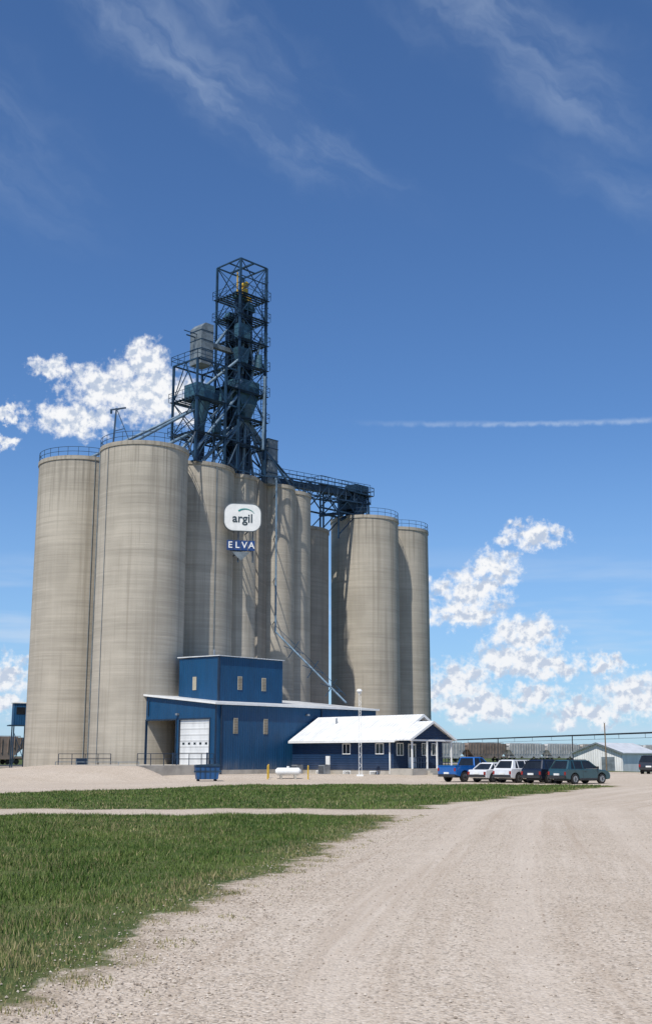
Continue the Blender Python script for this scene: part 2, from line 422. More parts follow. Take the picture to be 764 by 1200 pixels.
b = MB(); b.prism([(2.8,11.5),(9.2,11.62),(9.2,11.72),(2.8,11.58)], 'x', 2.78, 11.6); b.obj('upper_roof', mRoofX, g)
b = MB()
b.box((-.03,-.026,.2), (.12,-.006,6.65))
b.box((2.86,2.94,7.0),(3.04,2.995,11.48)); b.box((2.86,2.999,7.0),(2.915,3.12,11.48))
b.box((.6,-.12,.3),(.72,-.01,6.6)); b.box((14,-.12,.3),(14.12,-.01,6.6))
b.box((-.1,9.9,5.9),(-.006,10.02,7.3))
b.obj('corner_trim', mSteel2, g)
b = MB()
for x in (5.66, 8.87): b.box((x-.28,2.95,8.35), (x+.28,2.998,9.65))
b.box((2.87,6.3,8.35), (2.918,6.85,9.65))
for x in (2.5, 6.35): b.box((x-.27,-.05,4.05), (x+.27,-.002,5.5))
b.obj('louvre_window', mBeige, g)
b = MB()
for x in (5.66, 8.87):
    for k in range(8): b.box((x-.24,2.93,8.45+k*.15), (x+.24,2.949,8.5+k*.15))
for x in (2.5, 6.35):
    for k in range(9): b.box((x-.23,-.07,4.13+k*.15), (x+.23,-.052,4.18+k*.15))
b.obj('louvre_slats', mWood, g)
b = MB(); b.box((.07,.80,1.2), (.15,5.11,5.38)); b.obj('overhead_door', mDoor, g)
b = MB()
for k in range(5): b.box((.05,1.15+k*.82,3.05), (.068,1.45+k*.82,3.25))
b.obj('door_lights', mGlass, g)
b = MB()
for y0,y1 in ((.75,5.16),(5.66,10.3)):
    b.box((-.06,y0-.1,1.2),(-.003,y0+.04,5.5)); b.box((-.06,y1-.04,1.2),(-.003,y1+.1,5.5)); b.box((-.06,y0+.041,5.36),(-.003,y1-.041,5.5))
b.obj('door_frame', mSteel2, g)
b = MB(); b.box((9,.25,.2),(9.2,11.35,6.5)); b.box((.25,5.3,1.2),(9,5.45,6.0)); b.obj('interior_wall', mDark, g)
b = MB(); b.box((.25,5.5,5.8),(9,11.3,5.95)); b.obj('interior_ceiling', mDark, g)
b = MB(); b.box((-9,-.3,-.5), (0-.005,12,1.2)); b.box((-.004,.25,-.5),(8.9,11.3,1.19)); b.box((-.004,-.06,-.3),(22.45,-.004,.75)); b.obj('concrete_dock', mSlab, g)
b = MB(); b.rail([(-8.9,-.2,1.2),(-.3,-.2,1.2)], 1.0, .05, 1.5); b.rail([(-8.9,11.8,1.2),(-3,11.8,1.2)], 1.0, .05, 1.5)
b.tube((-.5,.45,1.2),(-.5,.45,2.3),.09,10); b.tube((-.5,5.4,1.2),(-.5,5.4,2.3),.09,10)
b.obj('dock_rail', mSteel2, g)
b = MB(); b.tube((4,5,11.7),(4,5,12.3),.12,10); b.obj('roof_vent', mGalv, g)
b = MB(); b.cbox((-.12,5.4,5.9),(.25,.3,.18)); b.cbox((12,-.12,6.0),(.3,.25,.18)); b.obj('wall_light', mGalv, g)

# ------------------------------------------------------------------ office
g = group('office_building', K, ROT)
x0, x1, yE = 9.7, 16.8, -13.2; xm = (x0+x1)/2
b = MB(); b.box((x0,yE,.75),(x1,-.3,3.5))
b.prism([(x0,3.5),(x1,3.5),(x1,3.62),(xm,5.55),(x0,3.62)], 'y', yE, yE+.2)
b.obj('walls', mNavy, g)
b = MB(); b.box((x0+.04,yE+.04,-.3),(x1-.04,-.35,.75)); b.obj('foundation', mSlab, g)
b = MB(); zE = 3.62-.6*(5.7-3.72)/3.55
for xe in (x0-.6, x1+.6):
    b.prism([(xe,zE),(xm,5.62),(xm,5.78),(xe,zE+.14)], 'y', yE-.7, -.35)
b.obj('gable_roof', mRoof, g)
b = MB()
for xe in (x0-.6, x1+.6):
    b.prism([(xe,zE-.06),(xm,5.54),(xm,5.80),(xe,zE+.17)], 'y', yE-.74, yE-.703)
b.box((x0-.64,yE-.7,zE-.08),(x0-.603,-.35,zE+.13)); b.box((x1+.603,yE-.7,zE-.08),(x1+.64,-.35,zE+.13))
b.box((x0-.6,yE-.7,zE-.02),(x0-.003,-.35,zE-.004))
b.obj('fascia', mWhite, g)
px0, px1 = 8.9, 15.5; pm = (px0+px1)/2; py0, py1 = yE-2.4, yE-.745
b = MB()
for xe in (px0, px1): b.prism([(xe,3.35),(pm,4.98),(pm,5.1),(xe,3.47)], 'y', py0-.3, py1)
b.obj('porch_roof', mRoof, g)
b = MB()
for xe in (px0, px1): b.prism([(xe,3.29),(pm,4.90),(pm,5.12),(xe,3.50)], 'y', py0-.34, py0-.303)
for x in (px0+.5, px0+2.6, px1-2.6, px1-.5): b.box((x-.06,py0-.1,.9),(x+.06,py0+.02,3.3))
b.box((px0+.3,py0-.12,3.3),(px1-.3,py0+.06,3.45))
b.obj('porch_posts', mWhite, g)
b = MB(); b.prism([(px0+.35,3.451),(px1-.35,3.451),(pm,4.85)], 'y', py0-.05, py0+.03); b.obj('porch_gable', mNavy, g)
b = MB(); b.box((px0+.3,py0-.2,-.2),(px1-.3,yE-.003,.9))
for k in range(3): b.box((pm-.9,py0-.2-.3*(k+1),-.2),(pm+.9,py0-.203-.3*k,.72-.18*k))
b.obj('porch_deck', mSlab, g)
b = MB(); b.rail([(px0+.5,py0,.9),(px0+2.6,py0,.9)],.95,.05,.4); b.rail([(px1-2.6,py0,.9),(px1-.5,py0,.9)],.95,.05,.4); b.obj('porch_rail', mSteel2, g)
fr = MB(); gl = MB()
def win_long(t, z, w, hh):
    y = -t
    gl.box((x0-.03,y-w/2,z-hh/2),(x0-.004,y+w/2,z+hh/2))
    for a, c in (((y-w/2-.07,z-hh/2-.07),(y-w/2,z+hh/2+.07)),((y+w/2,z-hh/2-.07),(y+w/2+.07,z+hh/2+.07)),((y-w/2,z+hh/2),(y+w/2,z+hh/2+.07)),((y-w/2,z-hh/2-.07),(y+w/2,z-hh/2)),((y-.025,z-hh/2),(y+.025,z+hh/2))):
        fr.box((x0-.06,a[0],a[1]),(x0-.003,c[0],c[1]))
def win_end(x, z, w, hh):
    gl.box((x-w/2,yE-.03,z-hh/2),(x+w/2,yE-.004,z+hh/2))
    for a, c in (((x-w/2-.07,z-hh/2-.07),(x-w/2,z+hh/2+.07)),((x+w/2,z-hh/2-.07),(x+w/2+.07,z+hh/2+.07)),((x-w/2,z+hh/2),(x+w/2,z+hh/2+.07)),((x-w/2,z-hh/2-.07),(x+w/2,z-hh/2)),((x-.025,z-hh/2),(x+.025,z+hh/2))):
        fr.box((a[0],yE-.06,a[1]),(c[0],yE-.003,c[1]))
for t in (7.5, 11.6): win_long(t, 2.65, .85, .85)
for t in (4.0, 7.5, 10.8):
    gl.box((x0-.0,-t-.4,.2),(x0+.035,-t+.4,.6))
    fr.box((x0+.0,-t-.48,.13),(x0+.03,-t+.48,.67))
win_end(10.6, 2.6, .8, 1.0); win_end(15.6, 2.6, .8, 1.0); win_end(14.1,2.6,.7,1.0)
fr.box((11.75,yE-.05,.95),(12.85,yE-.003,3.1)); gl.box((11.9,yE-.07,1.9),(12.7,yE-.052,2.95))
fr.obj('window_frame', mWhite, g); gl.obj('window_glass', mGlass, g)
b = MB(); b.tube((xm-1.2,-4,4.9),(xm-1.2,-4,5.6),.09,10); b.tube((xm+1.2,-9,4.9),(xm+1.2,-9,5.7),.09,10); b.obj('roof_vents', mGalv, g)
b = MB(); b.box((x0-.1,-12.9,.4),(x0-.01,-12.78,3.3)); b.box((x0-.12,-5.4,1.2),(x0-.01,-4.9,2.0)); b.obj('downspout', mWhite, g)
for t in (2.0, 5.6):
    xx = K[0]+.69*(x0-1.0)+.72*t; yy = K[1]+.72*(x0-1.0)-.69*t
    a = group('air_conditioner', (xx, yy, .32), ROT)
    MB().box((-.4,-.4,0),(.4,.4,.85)).obj('case', mGalv, a, bevel=.03)
    bb = MB(); bb.tube((0,0,.852),(0,0,.9),.33,20)
    for k in range(7): bb.box((-.42,-.35,.1+k*.1),(-.402,.35,.14+k*.1))
    bb.obj('fan_grille', mPlastic, a)

# ------------------------------------------------------------------ head tower
def truss(mb, cx, cy, s, zs, w=.15, d=.085, rails=True, deck=None):
    c = [(cx-s/2,cy-s/2),(cx+s/2,cy-s/2),(cx+s/2,cy+s/2),(cx-s/2,cy+s/2)]
    for x, y in c: mb.beam((x,y,zs[0]),(x,y,zs[-1]), w*1.5)
    for i, z in enumerate(zs):
        for k in range(4):
            p = c[k]; q = c[(k+1) % 4]
            mb.beam((*p,z),(*q,z), w)
            if i+1 < len(zs):
                z2 = zs[i+1]; mx, my = (p[0]+q[0])/2, (p[1]+q[1])/2
                if i % 2 == 0:
                    mb.beam((*p,z),(mx,my,z2), d); mb.beam((*q,z),(mx,my,z2), d)
                else:
                    mb.beam((*p,z),(*q,z2), d); mb.beam((*q,z),(*p,z2), d)
        if rails and 0 < i < len(zs)-1:
            e = s/2+.35
            mb.rail([(cx-e,cy-e,z),(cx+e,cy-e,z),(cx+e,cy+e,z),(cx-e,cy+e,z),(cx-e,cy-e,z)], 1.05, .04, 1.3)
            if deck is not None:
                for k in range(9):
                    t = -e+2*e*(k+.5)/9
                    deck.box((cx-e,cy+t-.14,z-.03),(cx+e,cy+t+.14,z+.03))
TC = (-10.1, 130.0)
g = group('elevator_head_tower', (TC[0], TC[1], DZ), ROT)
b = MB(); dk = MB()
zs = [35.0,38.2,41.4,44.6,47.8,50.9,53.9,56.6,60.8]
truss(b, 0, 0, 4.2, zs, deck=dk)
truss(b, -6.2, 0, 4.2, [35.0,38.4,42.4,46.8], deck=dk)
for z in (38.4, 42.4, 46.8):
    for y in (-2,2): b.beam((-4.2,y,z),(-2.1,y,z),.16)
b.beam((-4.1,-2,42.4),(-2.1,-2,46.8),.1); b.beam((-4.1,-2,38.4),(-2.1,-2,42.4),.1)
b.rail([(-8.5,-2.3,46.8),(-4.0,-2.3,46.8),(-4.0,2.3,46.8),(-8.5,2.3,46.8),(-8.5,-2.3,46.8)],1.05,.05,1.2)
b.rail([(-4.0,-2.3,44.6),(-2.2,-2.3,44.6)],1.05,.05,1.0); dk.box((-4.1,-2.4,44.55),(-2.2,1.5,44.62))
b.beam((-8.3,0,50.1),(-7,0,50.1),.12); b.beam((-8.9,-.3,50.4),(-7,-.3,50.4),.08)
for y in (-2.1,0,2.1): b.beam((-2.1,y,60.8),(2.1,y,60.8),.14)
b.beam((0,-2.1,60.8),(0,2.1,60.8),.2); b.beam((-2.1,-2.1,58.7),(2.1,-2.1,58.7),.1)
for sx in (-1,1):
    b.beam((sx*2.1,-2.1,35),(sx*4.6,-3.4,35.1),.15); b.beam((sx*2.1,-2.1,38.2),(sx*4.4,-3.2,35),.12)
b.beam((2.1,-2.1,38.2),(7.5,-1.5,35.1),.16); b.beam((2.1,2.1,39.0),(8.5,1.5,35.1),.14); b.beam((-8.3,-2.1,38.4),(-10.5,-3.5,35),.14)
b.obj('steel_frame', mSteel, g); dk.obj('grating_decks', mSteel2, g)
b = MB()
for x, y, zt in ((-.9,-.6,56.4),(.5,-.6,55.2),(-.9,.9,54.0),(.9,1.0,57.0)):
    b.box((x-.5,y-.28,35),(x-.12,y+.28,zt)); b.box((x+.12,y-.28,35),(x+.5,y+.28,zt))
    z = 36.5
    while z < zt-1: b.box((x-.54,y-.32,z),(x+.54,y+.32,z+.1)); z += 2.4
b.box((-7.2,-.9,35),(-6.8,-.4,44)); b.box((-5.6,.2,35),(-5.1,.8,45))
b.obj('elevator_legs', mSteel2, g)
b = MB()
for x, y, zt in ((-.9,-.6,56.4),(.5,-.6,55.2),(-.9,.9,54.0),(.9,1.0,57.0)):
    b.prism([(x-.8,zt),(x+.8,zt),(x+.8,zt+.5),(x+.5,zt+1.0),(x-.5,zt+1.0),(x-.8,zt+.5)], 'y', y-.36, y+.36)
    b.tube((x-.3,y-.9,zt+.3),(x-.3,y+.7,zt+.3),.22,12)
b.prism([(-1.7,44.8),(1.7,44.8),(1.1,43.2),(-1.1,43.2)], 'y', -1.5, 1.2)
b.prism([(-1.9,50),(-.2,50),(-.5,48.2),(-1.5,48.2)], 'y', -1.8, -.7)
b.box((-1.7,-1.5,44.8),(1.7,1.2,46.3)); b.box((-3.8,-1,43),(-2.3,.6,44.5)); b.box((-7.6,-1.3,42.6),(-5,1,44.4))
b.box((-1.9,-1.9,51.2),(-.2,-.9,52.9)); b.box((-5.0,-1.6,39),(-4.2,-.8,40.6)); b.tube((1.2,-1.8,47.9),(1.2,-1.8,49.6),.45,14)
b.tube((0,-1.0,41.3),(0,-1.0,43.2),.5,16,r2=1.2)
b.tube((-6.3,-.4,38.6),(-6.3,-.4,42.3),.3,16,r2=1.1)
b.obj('distributor_hoppers', mTeal, g)
b = MB(); b.box((-7.0,-1.1,46.85),(-5.2,.9,51.2)); b.box((-5.2,-.4,49.5),(-1.6,.2,50.0)); b.prism([(-7.0,51.2),(-5.2,51.2),(-5.2,51.8),(-6.4,51.8)],'y',-1.1,.9)
b.obj('dust_filter', mGrey, g)
b = MB()
for z in (47.5,48.6,49.7,50.8): b.box((-7.04,-1.14,z),(-5.16,.94,z+.07))
b.obj('filter_stiffeners', mSteel, g)
b = MB(); b.box((-1.3,-1.7,56.7),(-.5,-1.1,57.5)); b.tube((-.9,-1.9,57.9),(-.9,-.9,57.9),.35,14); b.box((.3,-.5,56.7),(1.2,.3,57.3)); b.beam((-1.6,-1,56.7),(-1.6,-1,59.5),.12); b.obj('hoist_machinery', mYel, g)
b = MB()
inv = Matrix.Rotation(-ROT, 4, 'Z')
def loc(x, y, z):
    v = inv @ Vector((x-TC[0], y-TC[1], 0)); return (v.x, v.y, z)
for (tx,ty,tz) in ((-27.0,125.0,35.6),(-21.0,119.0,35.8),(-18.0,120.6,35.7),(-19.5,122.6,35.7),(-16.8,123.6,35.6),(-16.5,125.5,35.6),(-14.0,126.0,35.6),(-13.6,124.4,35.6),(-12.6,125.2,35.6),(-11.5,129.3,35.6),(-9.6,129.3,35.5),(-8.6,131.5,35.5),(-6.9,133.6,35.4),(-6.6,134.8,35.4),(-5.4,137.5,35.4),(-4.0,140.0,35.4)):
    p = loc(tx,ty,tz)
    s0 = (0,-1.0,42.0) if tx > -16.6 else (-6.0,-.4,39.6 if tx>-20 else 42.2)
    b.tube(s0, p, .17, 10)
    b.tube((p[0],p[1],35.0), p, .24, 10)
for (a0,a1) in (((.9,1,56.4),(-.6,-1,47)),((-.9,-.6,55.6),(.9,-1.3,48.5)),((.5,-.6,54.6),(-1.6,-1.2,46)),((1.7,-1.7,52),(.5,-1.2,46.2)),((-1.9,-1.8,48.3),(-6,-.6,44.3)),((-.9,.9,53.5),(-6.2,0,47)),((1.8,-2.3,47),(1.5,-2.4,38)),((-1.2,-1.6,46),(-5.6,-1.4,40.5)),((-2,-1.9,44),(-8.2,-1.9,36.2))):
    b.tube(a0, a1, .18, 10)
b.obj('grain_spouts', mGreyBlue, g)
b = MB()
for y in (-.25,.25): b.beam((2.45,y-1.2,35),(2.45,y-1.2,60),.05)
z = 35
while z < 60: b.beam((2.45,-1.45,z),(2.45,-.95,z),.03); z += .35
z = 37.5
while z < 60:
    for k in range(6):
        a = math.pi*(k/6)-math.pi/2; a2 = math.pi*((k+1)/6)-math.pi/2
        b.beam((2.45+.7*math.cos(a),-1.2+.38*math.sin(a),z),(2.45+.7*math.cos(a2),-1.2+.38*math.sin(a2),z),.04)
    z += 1.1
b.obj('caged_ladder', mSteel, g)
g2 = group('dust_collector', (-6.7,133.2,DZ), ROT)
b = MB(); b.box((-.85,-.6,34.7),(.75,.6,40.2)); b.obj('casing', mGrey, g2)
b = MB()
for z in (36,37.5,39,40.1): b.box((-.9,-.65,z),(.8,.65,z+.08))
b.obj('casing_flange', mSteel, g2)

g = group('roof_davit', (-23.0, 120.2, TOP))
b = MB(); b.beam((0,0,0),(.25,0,5.2),.16); b.beam((.25,0,5.2),(2.3,0,.3),.08); b.beam((.25,0,5.0),(.9,0,5.2),.1); b.beam((-.4,0,5.0),(1.3,0,5.25),.14); b.beam((.1,0,2.6),(1.2,0,2.9),.07)
b.tube((-.3,0,4.6),(-.3,0,5.0),.12,8)
b.obj('boom', mSteel, g)

g = group('conveyor_bridge', (0,0,DZ))
b = MB(); c = MB()
A = Vector((-6.2,138.5,36.9)); B = Vector((5.4,156.4,39.0))
dirv = (B-A).normalized(); side = Vector((dirv.y,-dirv.x,0)).normalized()
n = 10
for s in (-.9,.9):
    for dz in (0,-1.7): b.beam(A+side*s+Vector((0,0,dz)), B+side*s+Vector((0,0,dz)), .16)
    for i in range(n+1):
        p = A.lerp(B,i/n)+side*s; b.beam(p, p-Vector((0,0,1.7)), .1)
        if i < n:
            q = A.lerp(B,(i+1)/n)+side*s
            if i % 2: b.beam(p, q-Vector((0,0,1.7)), .1)
            else: b.beam(p-Vector((0,0,1.7)), q, .1)
    b.rail([A+side*s, B+side*s], 1.0, .05, 1.6)
for i in range(n+1):
    p = A.lerp(B,i/n)-Vector((0,0,1.7)); b.beam(p-side*.9, p+side*.9, .12)
c.beam(A-Vector((0,0,.5)), B-Vector((0,0,.5)), .9, .8)
b.obj('truss', mSteel, g); c.obj('conveyor_casing', mSteel2, g)
g = group('transfer_tower', (1.7,152.6,DZ), ROT)
b = MB(); dk = MB()
for (x,y) in ((-5,-1.4),(-1.5,-1.4),(2,-1.4),(4.5,-1.4),(-5,1.4),(-1.5,1.4),(2,1.4),(4.5,1.4)): b.beam((x,y,31.5),(x,y,38.3),.18)
for y in (-1.4,1.4):
    for z in (35.2,38.3): b.beam((-5,y,z),(4.5,y,z),.2)
    for xa,xb in ((-5,-1.5),(-1.5,2),(2,4.5)):
        b.beam((xa,y,35.2),(xb,y,38.3),.12); b.beam((xb,y,35.2),(xa,y,38.3),.12); b.beam((xa,y,32),(xb,y,35.2),.12)
b.rail([(-5.2,-1.8,38.3),(5.2,-1.8,38.3),(5.2,1.8,38.3),(-5.2,1.8,38.3),(-5.2,-1.8,38.3)],1.1,.06,1.3)
b.obj('frame', mSteel, g)
dk.box((-5.2,-1.8,38.2),(5.2,1.8,38.29)); dk.box((1.2,-1.1,36.0),(4.6,1.1,38.1)); dk.box((2.4,-1.0,38.3),(5.0,1.0,39.7)); dk.prism([(2.0,36),(4.4,36),(3.6,35.1),(2.8,35.1)],'y',-.9,.9); dk.obj('drive_housing', mSteel, g)
b = MB()
for (tx,tz) in ((-4,35),(0,35),(6,34.8)): b.tube((3.2,0,36.0),(tx,-.4,tz-.6),.22,10)
b.obj('spouts', mSteel, g)

g = group('truck_spout', (0,0,0))
b = MB()
top = Vector((-5.75,130.5,33.4)); mid = Vector((-5.68,129.8,15.7)); low = Vector((2.1,121.0,7.4))
b.tube(top+Vector((-.3,2.5,.9)), top, .14, 10); b.tube(top, mid, .11, 10); b.tube(mid, low, .10, 10)
b.obj('pipe', mGreyBlue, g)
b = MB()
dd = (low-mid)
for t in (.27,.55,.8):
    p = mid+dd*t
    b.beam(p+Vector((-1.1,.2,.45)), p+Vector((1.1,-.2,-.45)), .07); b.beam(p+Vector((-.6,.2,-.9)), p+Vector((.6,-.2,.9)), .07)
b.beam(mid+Vector((0,0,.7)), low+Vector((0,0,.7)), .04)
for t in (.12,.4,.68,.9): b.beam(mid+dd*t, mid+dd*t+Vector((0,0,.7)), .05)
for z in (32,27,22,17): b.beam((-5.75,130.3,z),(-6.2,134.0,z),.08)
b.obj('brace', mSteel, g)

# ------------------------------------------------------------------ signs
def text(body, size, mat, parent, loc, name, ext=.02):
    cu = D.curves.new(name, 'FONT'); cu.body = body; cu.size = size; cu.extrude = ext; cu.align_x = 'CENTER'; cu.align_y = 'CENTER'; cu.offset = .012*size
    o = D.objects.new('tmp', cu); S.collection.objects.link(o)
    bpy.context.view_layer.update()
    me = D.meshes.new_from_object(o.evaluated_get(bpy.context.evaluated_depsgraph_get()))
    D.objects.remove(o)
    me.materials.clear(); me.materials.append(mat)
    t = D.objects.new(name, me); S.collection.objects.link(t); t.parent = parent; t.location = loc; t.rotation_euler = (rad(90),0,0)
    return t
mNavyP = simple('navy_sign_paint', (.012,.05,.18), .5)
mInk = simple('sign_lettering', (.03,.05,.06), .5); mTl = simple('teal_lettering', (.02,.28,.25), .5)
g = group('company_sign', (-9.2,124.5,27.75), rad(12))
def rrect(w, hh, r, n=8):
    pts = []
    for cx, cz, a0 in ((w/2-r,hh/2-r,0),(-w/2+r,hh/2-r,90),(-w/2+r,-hh/2+r,180),(w/2-r,-hh/2+r,270)):
        for i in range(n+1):
            a = rad(a0+90*i/n); pts.append((cx+r*math.cos(a), cz+r*math.sin(a)))
    return pts
MB().prism(rrect(4.0,3.0,1.0), 'y', -.15, .15).obj('panel', mWhite, g)
bb = MB(); P_ = rrect(4.08,3.08,1.02)
for i in range(len(P_)): p = P_[i]; q = P_[(i+1)%len(P_)]; bb.beam((p[0],0,p[1]),(q[0],0,q[1]),.36,.05)
bb.obj('panel_edge', mGrey, g)
text('argil', 1.35, mInk, g, (0,-.17,-.15), 'lettering')
bb = MB()
for i in range(10):
    a = rad(25+i*11); a2 = rad(25+(i+1)*11); bb.beam((.3+1.1*math.cos(a),-.17,.1+.85*math.sin(a)),(.3+1.1*math.cos(a2),-.17,.1+.85*math.sin(a2)),.04,.02+.016*i)
bb.obj('swoosh', mTl, g)
bb = MB()
for x in (-.4,1.2):
    for z in (-1,1): bb.beam((x,.15,z),(x-.3,6.0,z),.1)
    bb.beam((x,.2,-5),(x,.2,1.4),.1)
bb.obj('bracket', mSteel, g)
g = group('place_name_sign', (-9.3,124.4,24.6), rad(12))
for i, ch in enumerate('ELVA'):
    x = -1.2+i*.78
    MB().box((x-.36,-.06,-.55),(x+.36,.06,.55)).obj('tile', mNavyP, g)
    text(ch, 1.0, mWhite, g, (x,-.075,0), 'letter')
bb = MB(); bb.prism([(-1.0,-.7),(1.0,-.7),(0,-1.7)], 'y', .02, .1); bb.obj('bracket_plate', mGrey, g)
bb = MB(); bb.beam((-1.2,.2,-.56),(1.2,.2,-.56),.08); bb.beam((0,.2,-.6),(-.6,5.5,-.6),.1); bb.beam((0,.2,.5),(-.6,5.5,.5),.1); bb.obj('bracket', mSteel, g)

# ------------------------------------------------------------------ yard objects
g = group('dumpster', (-9.7,96.3,h(-9.7,96.3).item()), rad(12))
MB().prism([(-.85,.15),(.85,.15),(1.0,1.15),(-1.0,1.15)], 'y', -.65, .65).obj('bin', simple('dumpster_blue', (.012,.07,.19), .5), g, bevel=.02)
bb = MB(); bb.prism([(-1.02,1.16),(1.02,1.16),(.95,1.38),(-.95,1.30)],'y',-.7,.7)
for x in (-.6,-.2,.2,.6): bb.box((x-.03,-.7,.2),(x+.03,-.655,1.1))
bb.box((-1.1,-.5,.7),(1.1,-.66,.85)); bb.obj('lid_and_ribs', mSteel, g)
bb = MB()
for x in (-.7,.7):
    for y in (-.5,.5): bb.tube((x,y-.04,.08),(x,y+.04,.08),.08,12)
bb.obj('castors', mBlk, g)
g = group('propane_tank', (-3.2,100.0,h(-3.2,100).item()), rad(6))
bb = MB(); bb.tube((-.9,0,.6),(.9,0,.6),.32,24); bb.tube((.9,0,.6),(1.08,0,.6),.32,24,r2=.15); bb.tube((-.9,0,.6),(-1.08,0,.6),.32,24,r2=.15); bb.tube((0,0,.9),(0,0,1.05),.12,12); bb.obj('tank', mWhite, g)
bb = MB(); bb.box((-.7,-.28,0),(-.5,.28,.35)); bb.box((.5,-.28,0),(.7,.28,.35)); bb.obj('saddles', mSlab, g)
for x, y in ((-4.9,99.4),(-1.5,99.4),(-4.9,100.8)):
    g = group('bollard', (x,y,h(x,y).item()))
    bb = MB(); bb.tube((0,0,-.2),(0,0,1.1),.06,14); bb.tube((0,0,1.1),(0,0,1.16),.06,14,r2=.03); bb.obj('post', mYel, g)
g = group('street_lamp', (2.95,103.0,.3))
bb = MB()
for k in range(3):
    a = k*2.094; bb.beam((.16*math.cos(a),.16*math.sin(a),0),(.10*math.cos(a),.10*math.sin(a),7.3),.035)
z = 0; k = 0
while z < 7.1:
    a = k*2.094; a2 = (k+1)*2.094
    bb.beam((.15*math.cos(a),.15*math.sin(a),z),(.15*math.cos(a2),.15*math.sin(a2),z+.3),.02); z += .3; k += 1
bb.box((-.3,-.3,-.4),(.3,.3,.12)); bb.obj('lattice_mast', mWhite, g)
bb = MB(); bb.tube((0,0,7.3),(0,0,7.5),.26,16,r2=.16); bb.tube((0,0,7.05),(0,0,7.3),.12,12,r2=.2); bb.obj('lamp_head', mWhite, g)

g = group('guard_fence', (0,0,0))
bb = MB(); pts = [(-26,113.5),(-21.5,111.5),(-17.5,110.5)]
bb.rail([(x,y,h(x,y).item()) for x,y in pts], 1.1, .06, 2.0); bb.obj('rails', mGrey, g)
g = group('utility_cabinet', (-23.6,113.9,.3), rad(20))
MB().box((-.5,-.3,0),(.5,.3,1.5)).obj('case', mSteel, g, bevel=.03); MB().box((-.44,-.32,.1),(.44,-.302,1.4)).obj('door', mSteel2, g)

g = group('rail_loading_booth', (-39.2,150,0), ROT*.5)
MB().box((-.9,-.9,5.9),(.9,.9,8.6)).obj('cabin', mBlue, g)
bb = MB(); bb.box((-1.05,-1.05,8.6),(1.05,1.05,8.75)); bb.obj('roof', mWhite, g)
bb = MB(); bb.box((-.6,-.93,7.2),(.5,-.903,8.1)); bb.obj('window', mGlass, g)
bb = MB()
for x in (-.8,.8):
    for y in (-.8,.8): bb.beam((x,y,0),(x,y,5.9),.14)
bb.beam((-.8,-.8,1),(.8,-.8,5),.08); bb.beam((.8,-.8,1),(-.8,-.8,5),.08); bb.box((-1.4,-1.2,5.75),(6,1.2,5.89)); bb.rail([(.9,-1.2,5.9),(6,-1.2,5.9)],1.05,.06)
bb.obj('steel_legs', mSteel, g)

# ------------------------------------------------------------------ train
mHop = [simple('hopper_grey', (.46,.45,.43), .8, var=.2, scale=.4), simple('hopper_tan', (.38,.34,.29), .8, var=.25, scale=.4), simple('hopper_brown', (.24,.18,.145), .8, var=.3, scale=.4)]
T0 = Vector((-52,203,0)); U = Vector((.692,.722,0))
bb = MB(); bb.prism([(-7.9,4.55),(7.9,4.55),(8.1,4.3),(8.1,3.0),(6.4,1.7),(5.4,.9),(3.6,.9),(2.7,1.5),(1.9,.9),(-1.9,.9),(-2.7,1.5),(-3.6,.9),(-5.4,.9),(-6.4,1.7),(-8.1,3.0),(-8.1,4.3)], 'y', -1.5, 1.5)
hop0 = bb.obj('hopper_body', mHop[0]); hopme = hop0.data; D.objects.remove(hop0)
bb = MB()
for x in np.arange(-7.2,7.3,1.2):
    for y in (-1.56,1.56): bb.box((x-.06,y-.06,2.8 if abs(x)>6 else 2.0),(x+.06,y+.06,4.5))
bb.box((-8.4,-1.55,1.05),(-6.0,1.55,1.35)); bb.box((6.0,-1.55,1.05),(8.4,1.55,1.35))
for x in (-8.3,8.3):
    for y in (-1.3,1.3): bb.beam((x,y,1.3),(x,y,4.2),.08)
    bb.beam((x,-1.3,4.2),(x,1.3,4.2),.08)
bb.box((-7.4,-.3,4.56),(7.4,.3,4.7)); bb.rail([(-7.4,-1.0,4.55),(7.4,-1.0,4.55)],.25,.06,2)
bb.box((-8.8,-.12,.85),(8.8,.12,1.05))
o = bb.obj('ribs_and_platforms', mHop[0]); ribme = o.data; D.objects.remove(o)
bb = MB()
for x in (-7.0,-5.3,5.3,7.0):
    for y in (-.78,.78): bb.tube((x,y-.07,.5),(x,y+.07,.5),.46,20)
for x in (-6.15,6.15):
    for y in (-1.0,1.0): bb.box((x-1.2,y-.08,.4),(x+1.2,y+.08,.7))
o = bb.obj('bogies', mPlastic); bogme = o.data; D.objects.remove(o)
for i, t in enumerate(np.arange(-62, 290, 17.7)):
    c = T0+U*float(t); c.z = .55
    g = group('railway_hopper_car', c, ROT)
    for nm, me in (('hopper_body',hopme),('ribs_and_platforms',ribme),('bogies',bogme)):
        o = D.objects.new(nm, me); S.collection.objects.link(o); o.parent = g
        if nm != 'bogies':
            o.material_slots[0].link = 'OBJECT'; o.material_slots[0].material = mHop[(0,1,0,2,0,0,1,0)[i % 8]]
g = group('railway_track', T0, ROT)
MB().prism([(-2.2,.02),(2.2,.02),(1.5,.38),(-1.5,.38)], 'x', -200, 500).obj('ballast', simple('ballast', (.25,.22,.19), .95, var=.3, scale=6), g)
bb = MB(); bb.box((-200,-.76,.4),(500,-.68,.55)); bb.box((-200,.68,.4),(500,.76,.55)); bb.obj('rails', mGalv, g)

